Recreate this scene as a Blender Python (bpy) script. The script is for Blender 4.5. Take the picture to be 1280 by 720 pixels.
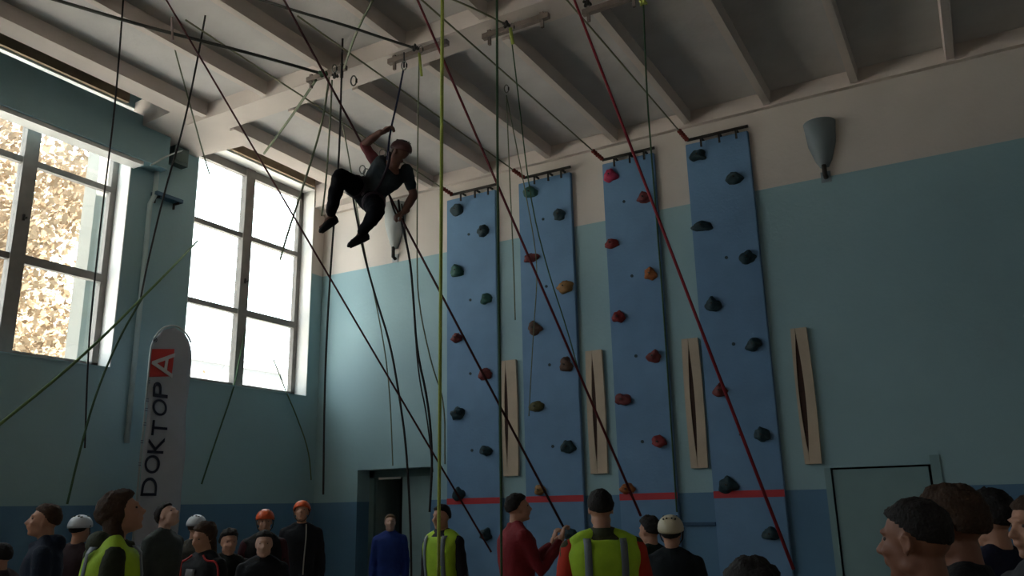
import bpy, bmesh, math, random
from mathutils import Vector, Matrix, noise
import numpy as np
S = bpy.context.scene
for o in list(bpy.data.objects): bpy.data.objects.remove(o)
V = Vector
R_ = math.radians
# ------------------------------------------------------------------ camera
FPX, YAW, PITCH, ROLL, EYE = 1028.4, R_(29.314), R_(14.864), R_(-1.229), 1.70
cF = V((-math.sin(YAW)*math.cos(PITCH), math.cos(YAW)*math.cos(PITCH), math.sin(PITCH)))
_r = V((math.cos(YAW), math.sin(YAW), 0)); _u = _r.cross(cF)
cR = _r*math.cos(ROLL)+_u*math.sin(ROLL); cU = -_r*math.sin(ROLL)+_u*math.cos(ROLL)
CAM = V((0, 0, EYE))
cd = bpy.data.cameras.new('camera'); cam = bpy.data.objects.new('camera', cd); S.collection.objects.link(cam)
cd.sensor_width = 36; cd.lens = 36*FPX/1280; cd.clip_end = 300
M3 = Matrix((cR, cU, -cF)).transposed()
cam.matrix_world = Matrix.Translation(CAM) @ M3.to_4x4()
S.camera = cam
S.view_settings.view_transform = 'Standard'; S.view_settings.look = 'None'
S.view_settings.gamma = 1; S.view_settings.use_curve_mapping = False
S.view_settings.exposure = 0.12
# ------------------------------------------------------------------ daylight
w = bpy.data.worlds.new('overcast_sky'); S.world = w; w.use_nodes = True
bg = w.node_tree.nodes['Background']; bg.inputs[0].default_value = (0.86, 0.94, 1.0, 1); bg.inputs[1].default_value = 6.0
sl = bpy.data.lights.new('sun', 'SUN'); sl.energy = 60; sl.angle = R_(1.5); sl.color = (1, .93, .84)
sun = bpy.data.objects.new('sun', sl); S.collection.objects.link(sun); sun.rotation_euler = V((.55, .20, .80)).to_track_quat('Z', 'Y').to_euler()
XL, D, SOF, TP = -9.71, 10.5, 6.80, 6.98           # left wall plane, back wall plane, rib soffit, plate height
XR, YB = 6.5, -8.0
WINS = [(7.72, 10.23), (4.18, 6.63), (0.62, 3.08), (-2.93, -0.47), (-6.48, -4.02)]
ZS, ZT = 3.53, 7.22
for i, (a, b) in enumerate(WINS):
    ld = bpy.data.lights.new('window_portal', 'AREA'); ld.shape = 'RECTANGLE'; ld.size = ZT-ZS; ld.size_y = b-a
    ld.cycles.is_portal = True
    lo = bpy.data.objects.new('window_portal', ld); S.collection.objects.link(lo)
    lo.location = (XL-0.42, (a+b)/2, (ZS+ZT)/2); lo.rotation_euler = (0, R_(-90), 0)

def ray(px, py): return cF*FPX+cR*(px-640)-cU*(py-360)
def onY(px, py, y=D): d = ray(px, py); return CAM+d*(y/d.y)
def onX(px, py, x=XL): d = ray(px, py); return CAM+d*(x/d.x)
def onZ(px, py, z=SOF): d = ray(px, py); return CAM+d*((z-EYE)/d.z)
def at(px, py, dep): return CAM+ray(px, py)*(dep/FPX)

# ------------------------------------------------------------------ materials
MC = {}
def mat(name, col, rough=.7, var=.08, scale=3., bump=0., bscale=40., metal=0., spec=.3):
    if name in MC: return MC[name]
    m = bpy.data.materials.new(name); m.use_nodes = True; nt = m.node_tree; b = nt.nodes['Principled BSDF']
    b.inputs['Roughness'].default_value = rough; b.inputs['Metallic'].default_value = metal
    b.inputs['Specular IOR Level'].default_value = spec
    tc = nt.nodes.new('ShaderNodeTexCoord'); n = nt.nodes.new('ShaderNodeTexNoise')
    n.inputs['Scale'].default_value = scale; n.inputs['Detail'].default_value = 5
    nt.links.new(tc.outputs['Object'], n.inputs['Vector'])
    mx = nt.nodes.new('ShaderNodeMix'); mx.data_type = 'RGBA'
    mx.inputs['A'].default_value = tuple(c*(1-var*2) for c in col)+(1,)
    mx.inputs['B'].default_value = tuple(min(1, c*(1+var*2)) for c in col)+(1,)
    nt.links.new(n.outputs[0], mx.inputs['Factor']); nt.links.new(mx.outputs['Result'], b.inputs['Base Color'])
    if bump:
        n2 = nt.nodes.new('ShaderNodeTexNoise'); n2.inputs['Scale'].default_value = bscale; n2.inputs['Detail'].default_value = 4
        nt.links.new(tc.outputs['Object'], n2.inputs['Vector'])
        bp = nt.nodes.new('ShaderNodeBump'); bp.inputs['Strength'].default_value = bump; bp.inputs['Distance'].default_value = .02
        nt.links.new(n2.outputs[0], bp.inputs['Height']); nt.links.new(bp.outputs[0], b.inputs['Normal'])
    MC[name] = m; return m
TEAL = (.28, .425, .465); BLUE = (.095, .20, .32); WHITE = (.60, .54, .49)
def wall_mat(name, upper):
    m = mat(name, TEAL, .55, .05, 1.2, .15, 25); nt = m.node_tree; b = nt.nodes['Principled BSDF']
    ge = nt.nodes.new('ShaderNodeNewGeometry'); sx = nt.nodes.new('ShaderNodeSeparateXYZ'); nt.links.new(ge.outputs['Position'], sx.inputs[0])
    prev = b.inputs['Base Color'].links[0].from_socket
    def zone(prev, z, col, above):
        g = nt.nodes.new('ShaderNodeMath'); g.operation = 'GREATER_THAN' if above else 'LESS_THAN'
        nt.links.new(sx.outputs['Z'], g.inputs[0]); g.inputs[1].default_value = z
        n = nt.nodes.new('ShaderNodeTexNoise'); n.inputs['Scale'].default_value = 1.5; nt.links.new(ge.outputs['Position'], n.inputs['Vector'])
        c = nt.nodes.new('ShaderNodeMix'); c.data_type = 'RGBA'; nt.links.new(n.outputs[0], c.inputs['Factor'])
        c.inputs['A'].default_value = tuple(k*.9 for k in col)+(1,); c.inputs['B'].default_value = tuple(k*1.1 for k in col)+(1,)
        mx = nt.nodes.new('ShaderNodeMix'); mx.data_type = 'RGBA'; nt.links.new(g.outputs[0], mx.inputs['Factor'])
        nt.links.new(prev, mx.inputs['A']); nt.links.new(c.outputs['Result'], mx.inputs['B']); return mx.outputs['Result']
    prev = zone(prev, 1.82, BLUE, False)
    if upper: prev = zone(prev, 5.67, WHITE, True)
    else:                      # the strip between the last window and the corner is white above the same line
        base = prev; top = zone(prev, 5.67, WHITE, True); g = nt.nodes.new('ShaderNodeMath'); g.operation = 'GREATER_THAN'; g.inputs[1].default_value = 10.20
        nt.links.new(sx.outputs['Y'], g.inputs[0]); mx = nt.nodes.new('ShaderNodeMix'); mx.data_type = 'RGBA'; nt.links.new(g.outputs[0], mx.inputs['Factor'])
        nt.links.new(base, mx.inputs['A']); nt.links.new(top, mx.inputs['B']); prev = mx.outputs['Result']
    nt.links.new(prev, b.inputs['Base Color']); return m
mWB = wall_mat('two_tone_back_wall_paint', True); mWL = wall_mat('teal_wall_paint', False); mPlain = mat('pale_wall_paint', (.78, .78, .75), .7)
mCeil = mat('ceiling_whitewash', (.57, .50, .46), .9, .07, 1.5, .2, 18)
mCof = mat('coffer_shadow_grey', (.50, .475, .465), .9, .1, 2., .2, 18)  # a little darker and cooler than the ribs, rib shadow toned in
mTeal = mat('teal_beam_paint', (.27, .42, .46), .6, .08, 2, .1)
mBrown = mat('brown_board', (.27, .20, .13), .8, .2, 6, .2)
mFrame = mat('window_frame_paint', (.20, .185, .17), .7, .12, 8)
mRev = mat('white_reveal_plaster', (.75, .73, .70), .8, .05, 4)
mFloor = mat('brown_painted_floor', (.34, .25, .17), .45, .15, 4, .05)
mPanel = mat('climbing_panel_blue', (.135, .25, .41), .6, .1, 2.5, .15, 30)
mTape = mat('red_tape', (.45, .035, .045), .5, .05)
mIron = mat('dark_iron', (.04, .035, .03), .5, .2, 20, metal=.5)
mRail = mat('dusty_brown_rail', (.20, .16, .14), .7, .15, 12)
mPly = mat('beige_plywood', (.50, .40, .30), .65, .1, 5, .1)
mBlack = mat('black_gap', (.012, .012, .012), .9, .1)
mDoor = mat('pale_teal_door', (.21, .32, .33), .5, .05, 3)
mSlit = mat('slit_shadow_dark', (.05, .02, .012), .7, .2, 15)
mSkin = mat('skin', (.46, .24, .16), .55, .08, 9)
mPale = mat('pale_skin', (.58, .36, .28), .55, .08, 9)

# ------------------------------------------------------------------ mesh helpers
def obj(name, me, m=None, parent=None, smooth=False):
    if isinstance(me, MB): me = me.mesh(name)
    o = bpy.data.objects.new(name, me); S.collection.objects.link(o)
    if m and not me.materials: me.materials.append(m)
    if smooth:
        for p in me.polygons: p.use_smooth = True
    if parent: o.parent = parent
    return o
def empty(name, loc=(0, 0, 0), rz=0):
    o = bpy.data.objects.new(name, None); S.collection.objects.link(o); o.location = loc; o.rotation_euler = (0, 0, rz); o.empty_display_size = .1
    return o
def tag(o, label=None, cat=None, group=None, kind=None):
    if label: o['label'] = label
    if cat: o['category'] = cat
    if group: o['group'] = group
    if kind: o['kind'] = kind
    return o
class MB:
    def __init__(s): s.v = []; s.f = []
    def add(s, vs, fs):
        n = len(s.v); s.v += [tuple(v) for v in vs]; s.f += [tuple(i+n for i in f) for f in fs]; return s
    def box(s, a, b):
        x0, y0, z0 = [min(p, q) for p, q in zip(a, b)]; x1, y1, z1 = [max(p, q) for p, q in zip(a, b)]
        return s.add([(x0,y0,z0),(x1,y0,z0),(x1,y1,z0),(x0,y1,z0),(x0,y0,z1),(x1,y0,z1),(x1,y1,z1),(x0,y1,z1)],
                     [(0,3,2,1),(4,5,6,7),(0,1,5,4),(1,2,6,5),(2,3,7,6),(3,0,4,7)])
    def rings(s, rs, cap=True):
        n = len(rs[0]); vs = [p for r in rs for p in r]; fs = []
        for i in range(len(rs)-1):
            for k in range(n): fs.append((i*n+k, i*n+(k+1) % n, (i+1)*n+(k+1) % n, (i+1)*n+k))
        if cap: fs.append(tuple(range(n))[::-1]); fs.append(tuple((len(rs)-1)*n+k for k in range(n)))
        return s.add(vs, fs)
    def tube(s, pts, rad, seg=10, cap=True, ref=None, flat=1.):
        pts = [V(p) for p in pts]; n = len(pts); rad = rad if isinstance(rad, (list, tuple)) else [rad]*n
        rs = []; up = ref
        for i in range(n):
            t = (pts[min(i+1, n-1)]-pts[max(i-1, 0)]).normalized()
            if up is None: up = V((0, 0, 1)) if abs(t.z) < .9 else V((1, 0, 0))
            a = (up-t*up.dot(t)).normalized(); b = t.cross(a); up = a
            rs.append([pts[i]+a*(math.cos(2*math.pi*k/seg)*rad[i]*flat)+b*(math.sin(2*math.pi*k/seg)*rad[i]) for k in range(seg)])
        return s.rings(rs, cap)
    def limb(s, pts, rad, seg=14):
        # tube with rounded ends
        pts = [V(p) for p in pts]; d0 = (pts[0]-pts[1]).normalized(); d1 = (pts[-1]-pts[-2]).normalized()
        P = [pts[0]+d0*rad[0]*.85, pts[0]+d0*rad[0]*.5]+pts+[pts[-1]+d1*rad[-1]*.5, pts[-1]+d1*rad[-1]*.85]
        Rr = [rad[0]*.4, rad[0]*.82]+list(rad)+[rad[-1]*.82, rad[-1]*.4]
        return s.tube(P, Rr, seg)
    def ell(s, c, r, M=None, nu=14, nv=10, fn=None):
        rs = []
        for j in range(1, nv):
            th = math.pi*j/nv
            ring = []
            for k in range(nu):
                ph = 2*math.pi*k/nu; d = V((math.sin(th)*math.cos(ph), math.sin(th)*math.sin(ph), math.cos(th)))
                q = fn(d) if fn else 1.
                p = V((d.x*r[0], d.y*r[1], d.z*r[2]))*q
                ring.append(V(c)+(M @ p if M else p))
            rs.append(ring)
        return s.rings(rs[::-1])
    def xf(s, M):
        s.v = [tuple(M @ V(v)) for v in s.v]; return s
    def mesh(s, name='m'):
        me = bpy.data.meshes.new(name); me.from_pydata(s.v, [], s.f); me.update(); return me
def chaikin(p, n=2):
    p = [V(q) for q in p]
    for _ in range(n):
        q = [p[0]]
        for a, b in zip(p[:-1], p[1:]): q += [a*.75+b*.25, a*.25+b*.75]
        q.append(p[-1]); p = q
    return p
def remesh(mb, vox, smooth=2, dec=1., extra=None):
    me = mb.mesh('tmp'); o = bpy.data.objects.new('tmp', me); S.collection.objects.link(o)
    r = o.modifiers.new('r', 'REMESH'); r.mode = 'VOXEL'; r.voxel_size = vox; r.use_smooth_shade = True
    if smooth: sm = o.modifiers.new('s', 'SMOOTH'); sm.iterations = smooth; sm.factor = .5
    if dec < 1: d = o.modifiers.new('d', 'DECIMATE'); d.ratio = dec
    dg = bpy.context.evaluated_depsgraph_get(); ev = o.evaluated_get(dg)
    out = bpy.data.meshes.new_from_object(ev, depsgraph=dg)
    bpy.data.objects.remove(o); bpy.data.meshes.remove(me)
    if extra and extra.v:
        bm = bmesh.new(); bm.from_mesh(out); bm.from_mesh(extra.mesh('x')); bm.to_mesh(out); bm.free()
    for p in out.polygons: p.use_smooth = True
    return out
random.seed(4)
# ================================================================== the hall
def wall_with_holes(name, axis, plane, out, u0, u1, z0, z1, holes, m):
    """axis 'x': wall in plane x=plane spanning y; holes (u0,u1,z0,z1) sorted by u"""
    mb = MB()
    def bx(ua, ub, za, zb):
        if ub-ua < 1e-4 or zb-za < 1e-4: return
        if axis == 'x': mb.box((plane, ua, za), (plane+out, ub, zb))
        else: mb.box((ua, plane, za), (ub, plane+out, zb))
    u = u0
    for a, b, c, d in sorted(holes):
        bx(u, a, z0, z1); bx(a, b, z0, c); bx(a, b, d, z1); u = b
    bx(u, u1, z0, z1)
    return tag(obj(name, mb, m), kind='structure')
TOPZ = 7.75
wall_with_holes('wall_left', 'x', XL, -.45, YB, D+.4, 0, TOPZ, [(a, b, ZS, ZT) for a, b in WINS], mWL)
DL, DR, DH = -8.80, -7.38, 2.31
EL, ER, EH = -1.636, -.572, 2.06
wall_with_holes('wall_back', 'y', D, .4, XL, XR, 0, TOPZ, [(DL, DR, 0, DH), (EL, ER, 0, EH)], mWB)
tag(obj('wall_right', MB().box((XR, YB, 0), (XR+.3, D+.4, TOPZ)), mPlain), kind='structure')
tag(obj('wall_front', MB().box((XL-.45, YB, 0), (XR+.3, YB-.3, TOPZ)), mPlain), kind='structure')
tag(obj('floor', MB().box((XL-.45, YB-.3, -.2), (XR+.3, D+3.6, 0)), mFloor), kind='structure')
# corner pilaster strip next to the second window
# ceiling: plate greyed for rib shadow, carried by pale tapered ribs and cross beams
XE = -8.82
xk = [.36-1.09*k for k in range(-5, 9)]
rows = [(7.2, 10.38), (3.6, 6.72), (.05, 3.17), (-3.5, -.38), (-7.05, -3.93)]
ceil = tag(obj('ceiling', MB().box((XE, YB, TP), (XR, D+.1, TP+.12)).box((XL-.45, YB, TOPZ), (XR, D+.4, TOPZ+.1)), mCof), kind='structure')
def trap(ln, root, bot, dp):      # tapered bar along y, hanging below z=0
    return MB().add([(-root/2,0,0),(root/2,0,0),(root/2,ln,0),(-root/2,ln,0),(-bot/2,0,-dp),(bot/2,0,-dp),(bot/2,ln,-dp),(-bot/2,ln,-dp)],
                    [(0,1,2,3),(7,6,5,4),(0,4,5,1),(1,5,6,2),(2,6,7,3),(3,7,4,0)])
cache = {}
for a, c in rows:
    ln = round(c-a, 3)
    if ln not in cache: cache[ln] = trap(ln, .12, .09, TP-SOF).mesh('rib')
    for x in xk:
        o = obj('rib', cache[ln], mCeil, ceil); o.location = (x-.06, a, TP)
for y0, y1 in ((6.72, 7.2), (3.17, 3.6), (-.38, .05), (-3.93, -3.5), (YB, -7.05)):
    obj('cross_beam', MB().add([(XE,y0,TP),(XR,y0,TP),(XR,y1,TP),(XE,y1,TP),(XE,y0+.05,SOF),(XR,y0+.05,SOF),(XR,y1-.05,SOF),(XE,y1-.05,SOF)],[(0,1,2,3),(7,6,5,4),(0,4,5,1),(1,5,6,2),(2,6,7,3),(3,7,4,0)]), mCeil, ceil)
obj('back_beam', MB().add([(XL,10.38,TP),(XR,10.38,TP),(XR,D,TP),(XL,D,TP),(XL,10.42,6.79),(XR,10.42,6.79),(XR,D,6.79),(XL,D,6.79)],[(0,1,2,3),(7,6,5,4),(0,4,5,1),(1,5,6,2),(2,6,7,3),(3,7,4,0)]), mCeil, ceil)
obj('edge_beam', MB().box((XE, YB, 6.88), (-8.55, D, TP+.12)), mCeil, ceil)
for a, c in [(6.50, 7.76), (2.98, 4.25), (-.57, .72), (-4.12, -2.83), (YB, -6.4), (10.16, D)]:
    # the slab comes down to the wall at each pier
    obj('pier_soffit', MB().add([(XL,a+.08,6.88),(XE,a,6.88),(XE,c,6.88),(XL,c-.08,6.88),(XL,a+.08,7.3),(XE,a,7.3),(XE,c,7.3),(XL,c-.08,7.3)],[(0,3,2,1),(4,5,6,7),(0,1,5,4),(1,2,6,5),(2,3,7,6),(3,0,4,7)]), mCeil, ceil)
# windows
mGlass = bpy.data.materials.new('dusty_glass'); mGlass.use_nodes = True
nt = mGlass.node_tree; nt.nodes.clear(); ou = nt.nodes.new('ShaderNodeOutputMaterial'); tr = nt.nodes.new('ShaderNodeBsdfTransparent')
gl = nt.nodes.new('ShaderNodeBsdfGlossy'); gl.inputs['Roughness'].default_value = .05; mxs = nt.nodes.new('ShaderNodeMixShader'); mxs.inputs[0].default_value = .05
tr.inputs[0].default_value = (.93, .95, .94, 1)
nt.links.new(tr.outputs[0], mxs.inputs[1]); nt.links.new(gl.outputs[0], mxs.inputs[2]); nt.links.new(mxs.outputs[0], ou.inputs[0])
XG = XL-.30
def window(i, y0, y1):
    wn = empty('window_%d' % (i+1), (XL, y0, ZS)); tag(wn, kind='structure')
    def p(name, mb, m): 
        mb.xf(Matrix.Translation(-V((XL, y0, ZS)))); return obj(name, mb, m, wn)
    ym = (y0+y1)/2; f = .10
    fr = MB()
    fr.box((XG-.05, y0, ZS), (XG+.04, y0+f, ZT)).box((XG-.05, y1-f, ZS), (XG+.04, y1, ZT)).box((XG-.05, y0, ZS), (XG+.04, y1, ZS+f)).box((XG-.05, y0, ZT-f-.05), (XG+.04, y1, ZT))
    p('frame', fr, mFrame)
    p('mullion', MB().box((XG-.06, ym-.09, ZS), (XG+.06, ym+.09, ZT)), mFrame)
    zz = [ZS+f, 4.77, 6.03, ZT-f-.05]
    for z in zz[1:3]:
        for a, b in ((y0+f, ym-.09), (ym+.09, y1-f)):
            th = .04 if not (z < 5 and a > ym) else .055
            p('transom', MB().box((XG-.04, a, z-th), (XG+.04, b, z+th)), mFrame)
    for r in range(3):
        for a, b in ((y0+f, ym-.09), (ym+.09, y1-f)):
            p('pane', MB().box((XG-.006, a, zz[r]), (XG, b, zz[r+1])), mGlass)
    for a, b, c in ((y1-.012, y1, 0), (y0, y0+.012, 0)):
        p('reveal', MB().box((XG+.04, a, ZS), (XL-.002, b, ZT)), mRev)
    p('head_reveal', MB().box((XG+.04, y0, ZT-.015), (XL-.002, y1, ZT)), mRev)
    p('sill', MB().box((XG+.04, y0, ZS), (XL+.02, y1, ZS+.015)), mTeal)
    p('latch', MB().box((XG+.06, ym-.012, 5.24), (XG+.08, ym+.012, 5.32)).box((XG+.06, ym+.0, 5.26), (XG+.12, ym+.02, 5.28)), mIron)
for i, (a, b) in enumerate(WINS): window(i, a, b)
# lintel beam and brown boards in the recess above windows
tb = obj('trim_1', MB().box((XL, YB, 6.385), (-9.46, 7.02, 7.02)), mTeal); tag(tb, kind='structure')
tb = obj('trim_2', MB().box((XL, YB, 6.33), (-9.50, 6.66, 6.385)), mRev); tag(tb, kind='structure')
for n, (a, b) in enumerate(((-6.4, 6.45), (7.76, 10.16))):
    t = obj('trim_%d' % (n+3), MB().box((XL+.002, a, 7.23), (XL+.06, b, 7.74)), mBrown); tag(t, kind='structure')
# white pipe, wall box and bracket on the pier
p0 = onX(197, 207, XL+.06); p1 = onX(176, 440, XL+.06)
tag(obj('drain_pipe', MB().tube([(p0.x, p0.y, p0.z), (p0.x, p0.y, p0.z-.45), (p0.x, p0.y-.06, p0.z-.6), (p0.x, p0.y-.06, 2.6)], .035, 10), mat('pale_pipe', (.42, .52, .52), .5), smooth=True), 'pale teal pipe running down the pier between the two left windows', 'pipe')
a = onX(219, 162, XL+.1); b = onX(232, 210, XL+.1)
jb = empty('junction_box', (XL, (a.y+b.y)/2, b.z)); tag(jb, 'dark grey-green box under the ceiling at the end of the teal beam', 'box')
obj('housing', MB().box((0.002, -.12, 0), (.14, .12, min(a.z, 6.86)-b.z)), mat('dark_grey_green', (.09, .13, .12), .6), jb)
obj('lid', MB().box((.14, -.10, .05), (.15, .10, min(a.z, 6.86)-b.z-.05)), mat('dark_grey_green', (.09, .13, .12), .6), jb)
a = onX(190, 247, XL+.1); b = onX(230, 256, XL+.1)
sh = empty('wall_shelf', (XL, (a.y+b.y)/2, b.z)); tag(sh, 'small dark blue ledge on the pier beside the pale pipe', 'shelf')
obj('shelf_board', MB().box((0.002, -.22, 0), (.14, .22, .05)), mat('dark_blue_ledge', (.05, .11, .17), .6), sh)
for s in (-.17, .15): obj('bracket', MB().box((.002, s, -.09), (.03, s+.02, 0)).box((.03, s, -.03), (.12, s+.02, 0)), mIron, sh)
tag(obj('cable', MB().tube(chaikin([onX(188, 207, XL+.27), onX(212, 193, XL+.28), onX(236, 186, XL+.05)]), .012, 6), mat('pale_cable', (.5, .55, .52), .6), smooth=True), 'short pale cord slanting off the lower end of the teal beam', 'cord')

# doors in back wall
d1 = empty('door_1', (DL, D, 0)); tag(d1, kind='structure')
mJ = mat('door_frame_teal', (.13, .21, .21), .6); mDL = mat('pale_door_leaf', (.22, .32, .33), .55)
yb = .36
wd = DR-DL
obj('frame', MB().box((0, yb-.06, 0), (.10, yb, DH)).box((wd-.06, yb-.06, 0), (wd, yb, DH)).box((0, yb-.06, DH-.12), (wd, yb, DH)), mJ, d1)
lf = obj('leaf', MB().box((.66, yb-.05, 0), (wd-.06, yb-.01, DH-.12)).box((.72, yb-.065, .25), (wd-.12, yb-.05, 1.0)).box((.72, yb-.065, 1.15), (wd-.12, yb-.05, DH-.3)), mDL, d1)
obj('handle', MB().tube([(.70, yb-.06, 1.02), (.70, yb-.11, 1.02), (.80, yb-.11, 1.02)], .012, 8), mIron, lf)
lf = obj('leaf', MB().box((.06, yb, 0), (.105, yb+.62, DH-.12)), mDL, d1)
obj('handle', MB().tube([(.105, yb+.55, 1.02), (.15, yb+.55, 1.02), (.15, yb+.46, 1.02)], .012, 8), mIron, lf)
obj('lit_strip', MB().box((.2, yb-.075, DH-.15), (.64, yb-.06, DH-.115)), mRev, d1)  # pale trim standing in for a lit strip in the corridor
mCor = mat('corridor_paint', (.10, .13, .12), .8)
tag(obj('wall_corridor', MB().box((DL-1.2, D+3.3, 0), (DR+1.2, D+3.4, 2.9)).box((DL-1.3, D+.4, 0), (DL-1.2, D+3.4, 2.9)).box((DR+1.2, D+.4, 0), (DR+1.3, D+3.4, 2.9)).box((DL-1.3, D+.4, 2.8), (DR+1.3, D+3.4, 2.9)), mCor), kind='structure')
d2 = empty('door_2', (EL, D, 0)); tag(d2, kind='structure')
we = ER-EL
obj('backing', MB().box((0, .10, 0), (we, .14, EH)), mBlack, d2)
obj('leaf', MB().box((.018, .01, .01), (we-.028, .05, EH-.022)), mDoor, d2)
obj('frame', MB().box((-.07, -.02, 0), (0, .08, EH+.0)).box((we, -.02, 0), (we+.10, .08, EH+.10)), mDoor, d2)
hd = obj('handle', MB().tube([(we-.10, .01, 1.0), (we-.10, -.05, 1.0), (we-.22, -.05, 1.0)], .011, 8).box((we-.13, 0, .92), (we-.07, .012, 1.08)), mIron, d2)
a = onY(857, 655); b = onY(893, 655)
tag(obj('trim_5', MB().box((a.x-.03, D-.03, a.z-.02), (b.x+.02, D, a.z+.02)), mat('dark_blue_trim', (.03, .08, .15), .6)), kind='structure')

# ------------------------------------------------------------------ climbing panels
hcol = {'dark': (.02, .045, .055), 'green': (.03, .10, .08), 'redbrown': (.17, .04, .04), 'brown': (.12, .065, .045), 'orange': (.34, .11, .035),
        'olive': (.10, .09, .035), 'red': (.24, .03, .03), 'pink': (.36, .03, .08), 'ochre': (.30, .16, .06)}
hword = {'dark': 'near-black', 'green': 'dark green', 'redbrown': 'red-brown', 'brown': 'brown', 'orange': 'orange', 'olive': 'olive', 'red': 'dark red', 'pink': 'pink', 'ochre': 'ochre'}
YP = D-.07
def hold_mesh(seed, sx, sz):
    rnd = random.Random(seed); off = V((rnd.uniform(-9, 9), rnd.uniform(-9, 9), seed*1.7))
    bm = bmesh.new(); bmesh.ops.create_icosphere(bm, subdivisions=3, radius=1)
    for v in bm.verts:
        q = 1+.42*noise.noise(v.co*1.3+off)+.12*noise.noise(v.co*4+off)
        y = min(v.co.y, .25)
        # jug shape: thicker at the bottom-front with a lip on the upper side
        lip = 1+.35*max(0, -v.co.y)*max(0, v.co.z+.2)
        v.co = V((v.co.x*sx*q*(1-.25*v.co.z), y*.075*q*lip, v.co.z*sz*q))
    me = bpy.data.meshes.new('climbing_hold'); bm.to_mesh(me); bm.free()
    for p in me.polygons: p.use_smooth = True
    return me
panels = [
 ((-7.084, -6.165), [(571,262,'dark'),(603,288,'dark'),(571,338,'green'),(608,373,'green'),(571,422,'redbrown'),(606,467,'redbrown'),(572,516,'dark'),(607,563,'dark'),(573,617,'dark'),(607,668,'dark')],
  [(586,293),(588,375),(588,467),(590,563)], 'blue climbing panel nearest the corner and the dark doorway, dark holds'),
 ((-5.743, -4.851), [(663,240,'green'),(699,268,'dark'),(664,322,'redbrown'),(706,358,'ochre'),(668,410,'brown'),(707,456,'brown'),(670,508,'olive'),(709,558,'dark'),(675,612,'ochre'),(712,668,'dark')],
  [(679,274),(683,358),(687,456),(691,558)], 'blue climbing panel with brown and ochre holds, second from the doorway'),
 ((-4.327, -3.534), [(763,219,'pink'),(805,247,'redbrown'),(764,304,'red'),(813,342,'orange'),(773,396,'red'),(817,445,'redbrown'),(778,499,'redbrown'),(823,552,'red'),(784,611,'orange'),(812,664,'dark')],
  [(780,252),(790,345),(795,445),(803,552)], 'blue climbing panel with red and pink holds, third from the doorway'),
 ((-3.06, -2.192), [(872,194,'dark'),(918,222,'dark'),(877,282,'dark'),(934,321,'dark'),(891,380,'dark'),(942,430,'dark'),(900,488,'redbrown'),(952,543,'dark'),(909,606,'dark'),(963,667,'dark')],
  [(908,322),(917,430),(926,543)], 'tallest-looking blue climbing panel, nearest the white door, nearly all dark holds')]
sc = YP/D
barpx = [((563,243),(622,231)),((655,222),(713,209)),((753,199),(818,186)),((859,175),(935,158))]
for i, ((x0, x1), holds, nuts, lab) in enumerate(panels):
    x0 *= sc; x1 *= sc; zt = EYE+(6.551-EYE)*sc
    P = empty('climbing_panel', ((x0+x1)/2, D, 0)); tag(P, lab, 'climbing panel', 'blue climbing panels on the back wall')
    O = P.location.copy(); hw = (x1-x0)/2
    bm = bmesh.new(); bmesh.ops.create_cube(bm, size=1)
    for v in bm.verts: v.co = V((v.co.x*2*hw, -.035+v.co.y*.069, (v.co.z+.5)*zt))
    bmesh.ops.bevel(bm, geom=bm.edges[:], offset=.008, segments=2, affect='EDGES'); me = bpy.data.meshes.new('board'); bm.to_mesh(me); bm.free()
    obj('board', me, mPanel, P)
    obj('tape_stripe', MB().box((-hw, -.072, 1.745), (hw, -.069, 1.83)), mTape, P)
    for k, (px, py, c) in enumerate(holds):
        q = onY(px, py, YP-.02)
        rnd = random.Random(i*20+k); sx = rnd.uniform(.085, .125); sz = rnd.uniform(.07, .10)
        h = obj('climbing_hold', hold_mesh(i*20+k, sx, sz), mat('hold_'+c, hcol[c], .6, .2, 20, .3, 60), P); h.location = (q.x-O.x, -.075, q.z)
        h['label'] = hword[c]+' moulded climbing hold'
        obj('bolt', MB().tube([(0, -.07, 0), (0, -.092, 0)], .012, 8), mIron, h)
    for px, py in nuts:
        q = onY(px, py, YP)
        obj('insert_bolt', MB().tube([(q.x-O.x, -.070, q.z), (q.x-O.x, -.078, q.z)], .022, 10), mat('hold_dark', hcol['dark']), P)
    # anchor bar above the panel
    A, B = onY(*barpx[i][0], D-.15), onY(*barpx[i][1], D-.15); zb = (A.z+B.z)/2
    W = empty('anchor_bar', ((A.x+B.x)/2, D, zb)); L = (B.x-A.x)/2
    tag(W, ['dark steel bar over the climbing panel beside the hanging climber', 'dark steel bar over the panel with brown and ochre holds', 'dark steel bar over the panel with red and pink holds', 'dark steel bar over the climbing panel nearest the white door'][i], 'steel bar', 'steel anchor bars above the climbing panels')
    obj('bar', MB().tube([(-L, -.15, 0), (L, -.15, 0)], .022, 10), mIron, W)
    for sx in (-.55, .05, .6): obj('bracket', MB().box((L*sx-.012, -.15, -.012), (L*sx+.012, -.002, .012)).box((L*sx-.012, -.162, -.14), (L*sx+.012, -.142, 0)), mIron, W)
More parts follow.
